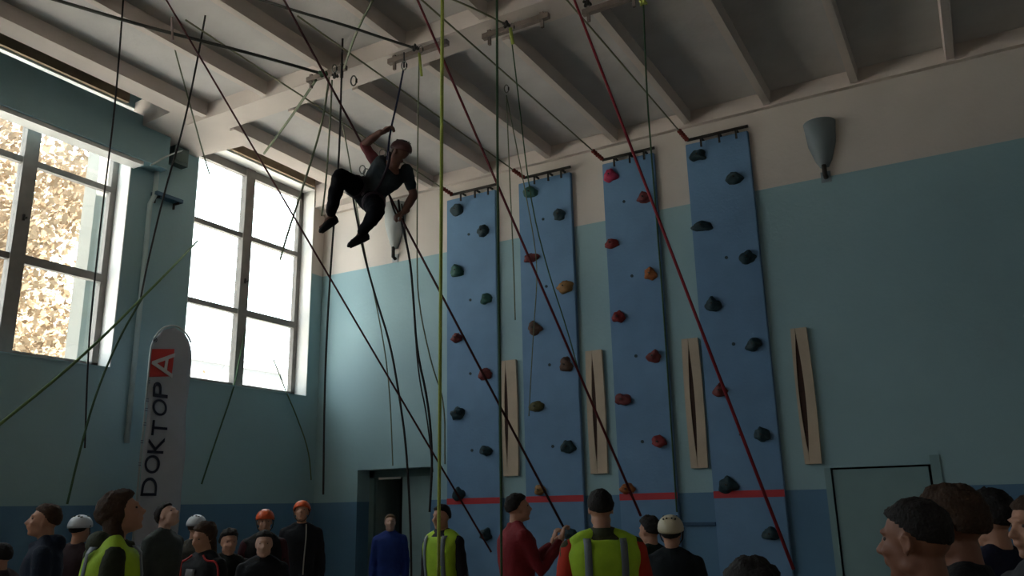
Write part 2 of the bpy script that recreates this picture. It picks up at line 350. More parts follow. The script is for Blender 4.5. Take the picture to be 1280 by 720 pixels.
# crack training boards
cr = [((625.5,450.5),(645,450),(647,595),(630.7,595),(631.6,458),(634,579)),
      ((731,438),(751.5,438),(759.5,592),(738.7,592),(740.4,445),(745.6,582)),
      ((851.5,423),(871.7,423),(885,585),(863.7,585),(861,431),(870.6,574)),
      ((984,411),(1009.5,409),(1025,579),(1003.6,581),(994.6,418),(1010.5,567))]
labs = ['beige crack board between the first two climbing panels from the doorway', 'beige crack board between the second and third climbing panels from the doorway',
        'beige crack board between the panel with red holds and the last panel', 'beige crack board on bare teal wall right of all climbing panels']
for i, (tl, tr_, br, bl, s0, s1) in enumerate(cr):
    y = D-.05; q = [onY(*p, y) for p in (tl, tr_, br, bl, s0, s1)]
    x0 = (q[0].x+q[3].x)/2; x1 = (q[1].x+q[2].x)/2; zt = (q[0].z+q[1].z)/2; zb = (q[2].z+q[3].z)/2; xs = (q[4].x+q[5].x)/2; sa, sb = q[5].z, q[4].z
    if i == 3: x0 += .03
    C = empty('crack_board', (xs, D, zb)); tag(C, labs[i], 'crack board', 'wooden crack boards on the back wall')
    hh = zt-zb; mw = .060 if i < 3 else .075
    for side in (-1, 1):
        xo = (x0 if side < 0 else x1)-xs
        n = 14; fr = []; 
        for k in range(n+1):
            z = hh*k/n; t = (z-(sa-zb))/(sb-sa); wv = mw*max(0, math.sin(math.pi*min(1, max(0, t))))**.8
            bow = .012*math.sin(math.pi*k/n)
            fr.append((side*(wv*.5+.0008), xo+side*bow, z))
        vs = []; 
        for a_, b_, z in fr: vs += [(a_, -.05, z), (b_, -.05, z), (b_, -.003, z), (a_, -.003, z)]
        fs = []
        for k in range(n):
            for j in range(4): fs.append((k*4+j, k*4+(j+1) % 4, k*4+4+(j+1) % 4, k*4+4+j))
        fs += [(3,2,1,0), tuple(n*4+j for j in range(4))]
        obj('plank', MB().add(vs, fs), mPly, C)
    obj('slit_dark_back', MB().box((-mw*.5, -.036, sa-zb), (mw*.5, -.002, sb-zb)), mSlit, C)  # near-black back panel, the shadow in the slit put into its colour
# tapered grey wedges on small wall brackets
def tapered_wedge(px, py, bx_, by_, m, wtop, lab):
    q = onY(px, py, D-.1); b = onY(bx_, by_, D-.1); h = q.z-b.z
    s = empty('wall_wedge', (b.x, D, b.z)); tag(s, lab, 'wall wedge', 'grey tapered wall wedges')
    rs = []
    for t, wv, dp in ((.18, .05, .08), (.3, .10, .12), (.6, wtop*.85, .18), (1., wtop, .20)):
        rs.append([V((math.cos(a_)*wv, -.004-math.sin(a_)*dp, h*t)) for a_ in [math.pi*k/12 for k in range(13)]])
    obj('wedge_shell', MB().rings(rs), m, s, True)
    obj('bracket', MB().tube([(0, -.01, 0), (0, -.07, .02), (0, -.07, h*.2)], .03, 8), mIron, s, True)
    obj('wall_plate', MB().box((-.06, -.012, -.06), (.06, -.002, .08)), m, s)
tapered_wedge(1018, 152, 1031, 219, mat('wedge_grey', (.20, .24, .26), .6), .20, 'grey tapered wedge high on the wall left of the white door')
tapered_wedge(458, 262, 490, 322, mat('wedge_light_grey', (.36, .38, .38), .6), .22, 'pale grey tapered wedge behind the hanging climber')

# hanging rails on ceiling cross beam
YBm = 7.1
for k, (a, b, lab) in enumerate([((385,101),(432,84),'dusty rail under the ceiling beam, nearest the windows'), ((486,78),(560,53),'dusty rail under the ceiling beam from which the climber hangs'),
                  ((603,46),(687,20),'dusty rail under the ceiling beam, second from the right'), ((728,16),(800,-6),'dusty rail under the ceiling beam at the top edge of the photo')]):
    A, B = onZ(*a, SOF-.06), onZ(*b, SOF-.06); y = (A.y+B.y)/2
    Rl = empty('ceiling_rail', ((A.x+B.x)/2, y, SOF)); tag(Rl, lab, 'rail', 'dusty rails under the ceiling beam'); L = (B.x-A.x)/2
    obj('rail', MB().box((-L, -.03, -.09), (L, .03, -.03)), mRail, Rl)
    for sx in (-.8, .8): obj('hanger', MB().box((L*sx-.02, -.02, -.03), (L*sx+.02, .02, 0)), mRail, Rl); obj('hook', MB().box((L*sx-.015, -.015, -.18), (L*sx+.015, .015, -.09)), mRail, Rl)

# ------------------------------------------------------------------ ropes
mDk = mat('dark_rope', (.025, .022, .022), .8, .2, 60); mRd = mat('red_rope', (.24, .016, .026), .7, .15, 60); mMr = mat('maroon_rope', (.07, .014, .016), .7, .15, 60)
mGn = mat('yellow_green_rope', (.36, .42, .09), .7, .15, 60); mDg = mat('dark_green_rope', (.05, .10, .05), .8, .2, 60); mGy = mat('grey_green_rope', (.16, .18, .12), .8, .2, 60)
mLime = mat('lime_streak', (.10, .17, .055), .8, .15, 40); mOl = mat('olive_steel_cable', (.16, .16, .10), .6, .2, 50)
def rope(pts, r, m, lab, cat='rope', name='rope', smooth=2, group=None):
    r *= .82
    pts = [V(p) for p in pts]
    while len(pts) > 2 and pts[0].z > TP-.02 and pts[1].z > TP-.02: pts.pop(0)
    if pts[0].z > TP-.02: pts[0] = pts[1]+(pts[0]-pts[1])*((TP-.02-pts[1].z)/(pts[0].z-pts[1].z))
    P = chaikin(pts, smooth) if len(pts) > 2 else [V(p) for p in pts]
    o = obj(name, MB().tube(P, r, 8), m, smooth=True); return tag(o, lab, cat, group)
def tense(px0, py0, px1, py1, dep1, r, m, lab, m2=None, split=.5):
    # from the ceiling down to the belayer's hands
    k = (px1-px0)/(py1-py0); top = onZ(px0+k*(-70-py0), -70, SOF); bot = at(px1, py1, dep1)
    R0 = rope([top, bot], r, m, lab)
    return R0
T1 = tense(208, 0, 614, 690, 7.6, .011, mMr, 'thin maroon rope running from top left down past the hanging climber to the floor crowd')
T2 = rope([onZ(329, -48, SOF), at(404, 90, 7.85), at(474, 220, 8.6), at(498, 266, 8.25), at(706, 662, 7.4)], .014, mat('dark_maroon_rope', (.055, .014, .016), .8, .15, 60), 'thick dark maroon rope slanting down directly behind the hanging climber', smooth=0)
T3 = tense(522, 0, 801, 645, 7.0, .014, mat('deep_red_rope', (.13, .015, .020), .7, .15, 60), 'red rope crossing the second climbing panel on its slant')
T4 = tense(718, 0, 992, 712, 5.2, .014, mRd, 'bright red rope crossing the last climbing panel, rightmost of the slanting ropes')
def hang(px, dep, r, m, lab, name='rope'):
    return rope([at(a, b, dep if not isinstance(dep, (list, tuple)) else dep[0]+(dep[1]-dep[0])*k/(len(px)-1)) for k, (a, b) in enumerate(px)], r, m, lab, name=name)
wq, wt = onY(753, 199, D-.15), onZ(525, -2, SOF-.12)     # the cable that carries the pulley
PD = min(((abs(640+FPX*(q-CAM).dot(cR)/(q-CAM).dot(cF)-630), (q-CAM).dot(cF)) for q in [wq+(wt-wq)*(k/200) for k in range(201)]))[1]
hang([(553, -40), (552, 200), (550, 480), (548, 722)], 6.9, .018, mGn, 'thick yellow-green rope hanging in front of the person beside the doorway')
hang([(621, -40), (622, 260), (625, 480), (627, 722)], 6.8, .013, mDg, 'dark green rope hanging between the first two climbing panels')
hang([(431, -40), (427, 90), (424, 200), (414, 320), (406, 460), (404, 618)], 9.5, .014, mDk, 'dark slack rope hanging past the knee of the climber beside the corner')
hang([(267, -40), (246, 80), (228, 165), (208, 230), (184, 330), (176, 372)], 9.0, .012, mDk, 'dark rope slanting down over the pier between the two windows')
hang([(157, -40), (146, 110), (137, 190), (128, 260), (113, 400), (109, 470), (106, 560)], 8.6, .011, mDk, 'dark rope hanging in front of the right edge of the leafy window')
hang([(216, 50), (222, 75), (236, 125), (252, 185), (262, 218)], 9.6, .010, mGy, 'short faint rope end hanging near the top of the white window')
hang([(412, 92), (404, 150), (385, 215), (360, 290), (350, 325)], 9.9, .015, mGy, 'grey-green rope running down over the right half of the white window')
hang([(415, 100), (413, 150), (407, 235), (402, 270)], 9.9, .013, mGy, 'thin grey-green cord hanging straight down beside the window corner')
hang([(427, 150), (437, 200), (452, 300), (475, 400), (487, 480), (491, 582)], 9.8, .009, mGy, 'thin grey cord hanging behind the shin of the climber')
hang([(524, 62), (522, 180), (521, 330), (523, 380), (540, 460), (556, 500), (556, 580)], 9.6, .010, mGy, 'thin grey rope hanging just right of the climber from the rail')
hang([(803, -30), (808, 110), (814, 190), (829, 380), (838, 520), (846, 640)], 7.6, .010, mDg, 'dark green rope hanging along the right edge of the panel with red holds')
hang([(638, 38), (648, 120), (662, 245), (682, 330), (710, 415), (722, 460)], 9.3, .009, mDg, 'dark green cord hanging across the second climbing panel')
hang([(633, 119), (637, 220), (642, 330), (644, 400)], PD, .009, mGy, 'pale cord hanging from the pulley between the first two panels')
hang([(633, 119), (652, 215), (668, 300), (672, 345), (667, 410), (661, 520)], [PD, PD+.3], .008, mGy, 'pale cord slanting from the pulley onto the second panel')
rope([onX(342, 450, XG+.05), onX(354, 480, XL-.06), onX(359, 493, XL+.03), onX(370, 518, XL+.05), onX(386, 562, XL+.06), onX(389, 600, XL+.05)], .013, mat('pale_olive_strap', (.13, .17, .09), .8), 'strap slanting off the sill of the white window toward the corner')
rope([onX(307, 412, XG+.08), onX(300, 445, XG+.09), onX(293, 484, XL+.03), onX(270, 550, XL+.05), onX(252, 605, XL+.05)], .014, mDg, 'dark green rope dropping from the white window mullion over the sill')
rope([onX(247, 301, XL+.02), at(215, 335, 9.6), at(178, 372, 8.9), at(130, 420, 8.2), at(75, 470, 7.4), at(0, 530, 6.6), at(-30, 555, 6.2)], .016, mLime, 'dull green reflection built as a webbing slanting down below the leafy window to the left edge', 'streak', 'streak')  # faint reflection modelled as a solid green band
hang([(178, 372), (150, 420), (120, 490), (98, 570), (84, 630)], [8.9, 8.2], .014, mDg, 'dull green webbing hanging down from the pier behind the crowd', 'streak')  # second fuzzy green line, modelled the same way
# ropes off the climber
hang([(498, 250), (501, 275), (513, 325), (517, 378), (521, 440), (535, 500), (541, 570), (537, 640)], [8.45, 7.8], .014, mDk, 'black rope trailing from the lowered hand of the climber to the floor')
hang([(502, 255), (505, 280), (514, 340), (518, 400), (523, 470), (534, 520), (541, 590)], [8.5, 8.0], .009, mDk, 'thin black cord beside the rope in the lowered hand of the climber')
hang([(440, 240), (445, 268), (455, 320), (472, 380), (488, 430), (500, 500), (508, 560), (513, 650), (514, 722)], [8.65, 7.6], .013, mDk, 'black rope hanging down behind the shoe of the climber past the doorway')
hang([(487, 245), (492, 262), (497, 272)], 8.45, .012, mDk, 'short black sling between harness and lowered hand of the climber')
# cables between the wall bars and the beam / further ceiling
def cable(p3, r, m, lab): return rope(p3, r, m, lab, 'cable', 'steel_cable')
wb = [onY(565, 243, D-.15), onY(655, 222, D-.15), onY(753, 199, D-.15), onY(859, 175, D-.15)]
tp = [(232, 25), (372, 20), (525, -2), (700, -10)]
lb = ['the first wall bar from the corner', 'the second wall bar from the corner', 'the third wall bar from the corner', 'the last wall bar, nearest the white door']
mid = [(420, 157), (440, 97), (640, 108), (785, 100)]
for k in range(4):
    T = onZ(*tp[k], SOF-.12)
    c = cable([wb[k]+(T-wb[k])*.02, T], .012, mOl, 'olive cable running up across the ceiling from '+lb[k])
    dd = (T-wb[k]).normalized()
    sl = MB()
    for j in range(5):
        cc = wb[k]+dd*(.03+.07*j); sl.tube([cc-dd*.03, cc, cc+dd*.03], [.018, .036, .018], 8)
    obj('sling_knot', sl, mat('red_sling', (.20, .03, .02), .7), c, True)['label'] = 'red knotted sling'
cable([onZ(60, -3, SOF-.12), onZ(150, 24, SOF-.28), onZ(215, 42, SOF-.30), onZ(280, 58, SOF-.28), onZ(350, 77, SOF-.22), onZ(402, 92, SOF-.14)], .022, mat('fuzzy_grey_cable', (.07, .07, .065), .9), 'thick sagging dark cable under the ceiling at top left')
cable([onZ(322, -2, SOF-.12), onZ(370, 14, SOF-.22), onZ(430, 31, SOF-.24), onZ(480, 48, SOF-.18), onZ(521, 61, SOF-.12)], .018, mat('fuzzy_grey_cable', (.07, .07, .065), .9), 'dark sagging cable reaching the rail above the climber')
cable([onZ(556, -5, SOF-.1), onZ(600, 14, SOF-.18), onZ(637, 33, SOF-.12)], .012, mOl, 'thin olive cable reaching the second rail from the right')
cable([onZ(466, 0, SOF-.1), onZ(445, 40, SOF-.2), onZ(430, 85, SOF-.1)], .016, mGy, 'grey-green cable crossing the ceiling to the rail nearest the windows')
cable([onZ(395, 100, SOF-.12), onZ(365, 145, SOF-.25), onZ(330, 192, SOF-.3)], .020, mGy, 'grey-green strap crossing the ceiling to the recess above the white window')
# knots / carabiners
mStl = mat('dull_steel', (.20, .20, .18), .4, metal=.8)
def carabiner(px, py, dep, s, lab, gate=True, ang=0.):
    c = at(px, py, dep); e = empty('carabiner', c); tag(e, lab, 'carabiner')
    pts = []
    for k in range(17):
        a_ = 2*math.pi*k/16; pts.append(cR*(math.cos(a_)*s*.5)+V((0, 0, 1))*(math.sin(a_)*s))
    obj('ring', MB().tube(pts, s*.13, 7, cap=False), mStl if gate else mIron, e, True)
    if gate: obj('gate', MB().tube([cR*(s*.5)+V((0, 0, -.4*s)), cR*(s*.5)+V((0, 0, .4*s))], s*.19, 7), mIron, e, True)
    return e
for px, py, dep, s, lab in [(418, 86, 8.2, .045, 'small steel carabiner hanging left of the dark rope near the ceiling'), (442, 101, 8.2, .055, 'long steel carabiner hanging from a cable right of the dark rope'),
                            (505, 82, 8.28, .05, 'ring carabiner at the top of the sling holding the climber'), (633, 111, PD, .05, 'steel pulley carabiner hanging from the cable above the second panel'), (526, 62, 8.15, .04, 'small steel carabiner clipped beside the knot on the rail above the climber'), (640, 34, 8.0, .04, 'small steel carabiner on the knot at the second rail from the right')]:
    carabiner(px, py, dep, s, lab)
def knot(px, py, dep, s, lab, m=mIron):
    mb = MB(); c = at(px, py, dep)
    rnd = random.Random(int(px))
    P = [c+V((math.sin(k*1.9)*s, math.cos(k*1.3)*s, math.sin(k*2.7+1)*s)) for k in range(12)]
    return tag(obj('rope_knot', mb.tube(chaikin(P, 2), s*.35, 6), m, smooth=True), lab, 'knot')
knot(519, 60, 8.15, .035, 'dark knot at the cable end above the climber'); knot(633, 31, 8.0, .035, 'dark knot at the end of the cable by the second rail from the right')
knot(404, 92, 8.2, .04, 'dark olive knot on the rail nearest the windows', mDg)
knot(419, 95, 8.2, .03, 'small dark knot under the left carabiner near the ceiling')
knot(734, 4, 7.9, .04, 'dark knot at the top edge of the photo over the red-hold panel'); knot(804, 3, 7.5, .035, 'green knot on the dark green rope at the top edge', mGn)
rope([at(638, 35, 8.0), at(641, 55, 8.0)], .022, mGn, 'short yellow-green sling tied under the second rail from the right', 'sling', 'sling')
rope([at(524, 66, 8.15), at(527, 95, 8.15)], .016, mGn, 'short yellow-green sling tied under the rail above the climber', 'sling', 'sling')
hk = at(215, 35, 8.1)
rope([onZ(215, 22, SOF), hk, at(216, 50, 8.1)], .014, mat('pinkish_hook', (.22, .16, .15), .6), 'short hook hanging from the ceiling at top left', 'hook', 'ceiling_hook')
# ------------------------------------------------------------------ flag
XF = XL+.75
q0 = onX(213, 408, XF); q1 = onX(188, 650, XF)
fy0 = onX(187, 470, XF).y; fy1 = onX(238, 470, XF).y; ztop = q0.z
fl = empty('feather_flag', (XF, fy0, 0)); tag(fl, 'tall white feather flag with dark lettering and a red logo against the teal wall', 'flag')
fw = fy1-fy0; zb = 1.1; n = 40
pts = []
zarc = fw*.62
outl = [(0, zb), (fw, zb)]
for k in range(17):
    a_ = math.pi*k/16; outl.append((fw/2+fw/2*math.cos(a_)*(1 if True else 1), ztop-zarc+zarc*math.sin(a_)))
# cloth as a grid with slight waves
mb = MB(); nz, ny = 44, 10; vs = []; fs = []
def fx(y, z): return .018*math.sin(z*3.1+y*2)+.012*math.sin(z*7+y*5)
for j in range(nz+1):
    z = zb+(ztop-zb)*j/nz
    t = max(0, (z-(ztop-zarc))/zarc); hw_ = fw/2*math.sqrt(max(0.0, 1-t*t))
    for k in range(ny+1):
        y = fw/2+hw_*(2*k/ny-1); vs.append((fx(y, z), y, z))
for j in range(nz):
    for k in range(ny): fs.append((j*(ny+1)+k, j*(ny+1)+k+1, (j+1)*(ny+1)+k+1, (j+1)*(ny+1)+k))
mCloth = mat('flag_cloth', (.38, .40, .45), .8, .04, 5)
c = obj('cloth', MB().add(vs, fs), mCloth, fl, True); sm = c.modifiers.new('s', 'SOLIDIFY'); sm.thickness = .003
obj('pole', MB().tube([(0, -.02, 0), (0, -.02, ztop-zarc)]+[(0, fw/2-(fw/2+.02)*math.cos(a_), ztop-zarc+(zarc+.02)*math.sin(a_)) for a_ in [math.pi*k/16 for k in range(1, 14)]], .012, 8), mat('flag_pole', (.35, .38, .38), .4), fl, True)
obj('base', MB().box((-.35, -.05, 0), (.35, .01, .03)).box((-.03, -.37, 0), (.03, .33, .03)).tube([(0, -.02, .03), (0, -.02, .35)], .02, 10), mIron, fl)
def text_mesh(txt, hgt):
    cu = bpy.data.curves.new('t', 'FONT'); cu.body = txt; cu.size = 1; cu.extrude = .004; o = bpy.data.objects.new('t', cu); S.collection.objects.link(o)
    dg = bpy.context.evaluated_depsgraph_get(); me = bpy.data.meshes.new_from_object(o.evaluated_get(dg), depsgraph=dg); bpy.data.objects.remove(o); return me
ink = mat('dark_ink', (.012, .014, .03), .7); lred = mat('logo_red', (.62, .06, .05), .6)
def put_text(txt, name, ya, yb_, z0, z1, m, off=.02):
    """letters run upward (z), tops pointing to -y"""
    me = text_mesh(txt, 1); xs = [v.co.x for v in me.vertices]; yy = [v.co.y for v in me.vertices]
    ax, bx2, ay, by = min(xs), max(xs), min(yy), max(yy)
    for v in me.vertices:
        u = (v.co.x-ax)/(bx2-ax); t = (v.co.y-ay)/(by-ay)
        Y = yb_+(ya-yb_)*t; Z = z0+(z1-z0)*u
        v.co = V((off+v.co.z+fx(Y, Z), Y, Z))
    me.update(); return obj(name, me, m, fl)
def FY(px, py): return onX(px, py, XF).y-fy0
def FZ(px, py): return onX(px, py, XF).z
letters = [('D', 621, 592), ('O', 588, 557), ('K', 553, 532), ('T', 530, 512), ('O', 509, 489), ('P', 485, 466)]
letters = [('D', 620, 597, 184.5), ('O', 592, 569, 188.5), ('K', 567, 547, 193), ('T', 545, 526, 197), ('O', 520, 499, 198.5), ('P', 497, 478, 201)]
for ch, b0, b1, xc in letters:
    put_text(ch, 'letter', FY(xc-9.5, (b0+b1)/2), FY(xc+9.5, (b0+b1)/2), FZ(xc, b0), FZ(xc, b1), ink)
zc0, zc1 = FZ(202, 471), FZ(202, 436); ya, yb_ = FY(187, 455), FY(216, 455)
vs = []; fs = []
for j in range(9):
    for k in range(9):
        y_ = ya+(yb_-ya)*k/8; z_ = zc0+(zc1-zc0)*j/8+.05*(k/8-.5); vs.append((.008+fx(y_, z_), y_, z_))
for j in range(8):
    for k in range(8): fs.append((j*9+k, j*9+k+1, (j+1)*9+k+1, (j+1)*9+k))
lg = obj('logo', MB().add(vs, fs), lred, fl); sm = lg.modifiers.new('s', 'SOLIDIFY'); sm.thickness = .004; lg['label'] = 'red square logo with a white letter A'
me_a = put_text('A', 'letter', ya+.03, yb_+.0, zc0-.0, zc1-.03, mat('logo_white', (.55, .55, .58), .7), .026); me_a['label'] = 'white letter A on red'
put_text('®', 'letter', FY(190, 425), FY(195, 425), FZ(192, 428), FZ(192, 422), ink)
for (px, py) in [(187, 477), (183, 500), (181, 512), (179, 530), (176, 552), (173, 580)]:
    y_, z_ = FY(px, py), FZ(px, py); obj('small_mark', MB().box((.012+fx(y_, z_), y_-.018, z_-.022), (.016+fx(y_, z_), y_+.018, z_-.008)).box((.012+fx(y_, z_), y_-.018, z_+.006), (.016+fx(y_, z_), y_+.018, z_+.018)), mat('faint_grey_ink', (.16, .18, .23), .7), fl)

# ------------------------------------------------------------------ outside
mLeafA = mat('autumn_leaf', (.24, .17, .105), .6, .25, 3); mBark = mat('bark', (.16, .12, .10), .9, .2, 10)
mLeafB = mat('yellow_leaf', (.26, .215, .15), .6, .25, 3); mSnow = mat('pale_ground', (.62, .60, .56), .9)
tag(obj('ground', MB().box((-60, -40, -1.2), (XL-.5, 60, -1.0)), mSnow), kind='structure')
def tree(x, y, h, rx, nl, m, lab, seed):
    rnd = random.Random(seed); t = empty('autumn_tree', (x, y, -1.0)); tag(t, lab, 'tree', 'autumn trees outside the windows')
    obj('trunk', MB().tube([(0, 0, 0), (.1, .05, h*.3), (0, .1, h*.6), (.05, 0, h*.9)], [.22, .17, .11, .04], 10), mBark, t, True)
    for k in range(9):
        z = h*(.35+.06*k); a_ = k*2.4; L = rx*(.9-.05*k)
        obj('branch', MB().tube([(0, 0, z), (math.cos(a_)*L*.5, math.sin(a_)*L*.5, z+.5), (math.cos(a_)*L, math.sin(a_)*L, z+.8)], [.07, .04, .015], 6), mBark, t, True)
    vs = []; fs = []
    for k in range(nl):
        c_ = k % 70; rc = random.Random(seed*100+c_); cc = V((rc.gauss(0, .5)*rx, rc.gauss(0, .5)*rx, h*.56+rc.gauss(0, .20)*h))
        p = cc+V((rnd.gauss(0, .42), rnd.gauss(0, .42), rnd.gauss(0, .36)))
        u = V((rnd.gauss(0, 1), rnd.gauss(0, 1), rnd.gauss(0, 1))).normalized(); v_ = u.orthogonal().normalized(); s = rnd.uniform(.05, .11)
        b0 = len(vs); vs += [p-u*s, p+v_*s*.6, p+u*s, p-v_*s*.6]; fs.append((b0, b0+1, b0+2, b0+3))
    tag(obj('foliage', MB().add(vs, fs), m, t), kind='stuff')
tree(-17.8, 8.2, 12.5, 2.9, 22000, mLeafA, 'bronze-leaved tree outside the leafy left window', 3)
tree(-24.5, 12.8, 15.0, 2.6, 14000, mLeafB, 'pale yellow tree outside behind the bronze one', 5)
bd = empty('far_building', (-50, 33, -1)); tag(bd, 'pale building roofline low behind the white window', 'building')
mFB = mat('pale_facade', (.17, .175, .18), .9)
obj('facade', MB().box((-3, -16, 0), (3, 14, 13.0)), mFB, bd); obj('roof', MB().box((-3.3, -16.3, 13.0), (3.3, 14.3, 13.5)), mFB, bd)
for a_ in range(8): obj('facade_window', MB().box((3, -14+a_*3.5, 9), (3.05, -12.6+a_*3.5, 10.8)), mat('facade_glass', (.13, .14, .15), .3), bd)
g = onX(124, 250, -11.3)
tag(obj('outside_column', MB().box((-11.45, g.y-.16, -1), (-11.15, g.y+.16, 9)), mat('cream_column', (.20, .19, .165), .8)), 'cream column standing outside the leafy window at its right', 'column')
# ------------------------------------------------------------------ people
def sm01(a, b, x): t = max(0, min(1, (x-a)/(b-a))); return t*t*(3-2*t)
def head_prims(mb, M, s, detail):
    """head in local coords, forward -Y, up Z, centre at the middle of the head (height .235)"""
    def E(c, r, rot=None):
        m2 = MB(); m2.ell(c, r, rot); m2.xf(M @ Matrix.Scale(s, 4)); mb.add(m2.v, m2.f)
    def T(p, r, seg=8):
        m2 = MB(); m2.limb(p, r, seg); m2.xf(M @ Matrix.Scale(s, 4)); mb.add(m2.v, m2.f)
    E((0, .014, .030), (.074, .094, .086)); E((0, -.022, -.022), (.060, .070, .088)); E((0, -.030, -.072), (.044, .050, .040))
    E((0, -.068, -.094), (.020, .018, .016)); T([(0, -.084, .022), (0, -.100, -.006), (0, -.110, -.024)], [.007, .009, .013])
    E((-.011, -.099, -.027), (.009, .011, .008)); E((.011, -.099, -.027), (.009, .011, .008))
    E((0, -.078, .032), (.046, .016, .010)); E((0, -.089, -.050), (.024, .010, .006)); E((0, -.087, -.060), (.020, .010, .007))
    for sx in (-1, 1):
        E((sx*.040, -.062, -.022), (.020, .022, .018)); E((sx*.050, .0, -.062), (.014, .032, .022))
        rot = Matrix.Rotation(sx*.35, 3, 'Z') @ Matrix.Rotation(-.2, 3, 'X')
        E((sx*.074, .012, -.004), (.006, .017, .029), rot)
        if detail:
            T([(sx*.079, -.002, .012), (sx*.084, .008, .026), (sx*.087, .026, .022), (sx*.086, .031, .004), (sx*.082, .022, -.014), (sx*.077, .010, -.030)], [.0045, .005, .0055, .005, .0045, .006], 7)
def hand(mb, wrist, dirv, palm, s=1., curl=.4, side=1):
    d = V(dirv).normalized(); n = V(palm); n = (n-d*n.dot(d)).normalized(); a = d.cross(n)*side
    W = V(wrist)
    M = Matrix((a, d, n)).transposed()
    mb.ell(W+d*.05*s, (.040*s, .055*s, .016*s), M, 12, 8)
    mb.limb([W-d*.04*s, W+d*.02*s], [.026*s, .027*s], 10)
    for k, (off, L) in enumerate(((-.030, .070), (-.010, .080), (.010, .075), (.029, .060))):
        p = W+d*.088*s+a*off*s; pts = [p]; ang = 0; r = [.0095*s]
        for j, f in enumerate((.45, .30, .25)):
            ang += curl*(.6+.5*j); dd = d*math.cos(ang)+n*math.sin(ang)+a*off*1.5
            p = p+dd*L*f*s; pts.append(p); r.append((.0092-.0008*j)*s)
        mb.limb(pts, r, 8)
    p = W+d*.025*s-a*.030*s; dd = (d*.75-a*.65+n*.25).normalized()
    mb.limb([p, p+dd*.035*s, p+dd*.062*s+n*.012*s+d*.006*s], [.013*s, .011*s, .009*s], 8)
TOR = [(0, .150, .100), (.08, .172, .118), (.20, .160, .108), (.36, .142, .100), (.55, .160, .115), (.72, .178, .120), (.84, .186, .108), (.91, .165, .088), (.955, .098, .068), (1.0, .062, .060)]
def torso_rings(base, top, lat, s, off=0, t0=0., t1=1., seg=28, wmul=1., bulge=0.):
    base, top = V(base), V(top); ax = top-base; u = ax.normalized(); lat = (V(lat)-u*V(lat).dot(u)).normalized(); fr = lat.cross(u)  # front/back axis (fr = back)
    out = []
    T = [t0]+[r[0] for r in TOR if t0 < r[0] < t1]+[t1]
    for t in T:
        for a, b in zip(TOR[:-1], TOR[1:]):
            if a[0] <= t <= b[0]+1e-6:
                k = (t-a[0])/(b[0]-a[0]); rx = a[1]+(b[1]-a[1])*k; ry = a[2]+(b[2]-a[2])*k; break
        rx = rx*s*wmul+off; ry = ry*s*wmul+off+bulge*math.exp(-((t-.3)/.25)**2)
        c = base+ax*t; ring = []
        for q in range(seg):
            a_ = 2*math.pi*q/seg; ca, sa = math.cos(a_), math.sin(a_); e = .85
            ring.append(c+lat*(rx*math.copysign(abs(ca)**e, ca))+fr*(ry*math.copysign(abs(sa)**e, sa)))
        out.append(ring)
    return out, (base, ax, u, lat, fr)
def rumple(me, amp, sc, seed):
    o = V((seed*3.1, seed*1.7, 0))
    for v in me.vertices:
        v.co += v.normal*(amp*noise.noise(V((v.co.x*sc, v.co.y*sc, v.co.z*sc*1.6))+o)+amp*.5*noise.noise(v.co*sc*2.3+o))
def hair_mesh(M, s, style, seed):
    """cap of hair over the skull; returns mesh"""
    mb = MB(); rnd = random.Random(seed); off = V((seed, seed*.7, 0))
    cen = V((0, .014, .032)); thick = {'short': .010, 'fade': .007, 'mid': .018, 'long': .020}[style]
    def fn(d):
        y = d.y
        pts = [(-1, .50), (-.6, .42), (-.25, .30), (0, .12), (.3, -.42 if style != 'fade' else -.30), (1, -.62 if style != 'fade' else -.5)]
        if style in ('fade', 'short'): pts[2:4] = [(-.25, .26), (-.05, -.02)]
        if style in ('long',): pts = [(-1, .52), (-.6, .40), (-.35, .1), (-.1, -.7), (.3, -1.2), (1, -1.2)]
        for a, b in zip(pts[:-1], pts[1:]):
            if a[0] <= y <= b[0]: th = a[1]+(b[1]-a[1])*(y-a[0])/(b[0]-a[0]); break
        m = sm01(-.06, .10, d.z-th)
        th2 = thick*(1+.5*noise.noise(d*3+off)+.35*noise.noise(d*11+off))*(1.25 if d.z > .5 and style != 'long' else 1)
        if style == 'fade': th2 *= .35+.9*sm01(-.1, .6, d.z)
        return .90+m*(.10+th2/.085)
    mb.ell(cen, (.074, .094, .086), None, 40, 28, fn)
    if style == 'long':
        rs = []
        for t, rx, ry, y, z in ((0, .078, .06, .045, .02), (.3, .082, .055, .055, -.05), (.6, .080, .045, .062, -.13), (.85, .070, .035, .068, -.20), (1, .045, .018, .07, -.25)):
            rs.append([V((math.cos(2*math.pi*k/18)*rx*(1+.06*math.sin(k*5)), y+math.sin(2*math.pi*k/18)*ry, z)) for k in range(18)])
        mb.rings(rs)
    mb.xf(M @ Matrix.Scale(s, 4)); me = mb.mesh('hair')
    for p in me.polygons: p.use_smooth = True
    return me
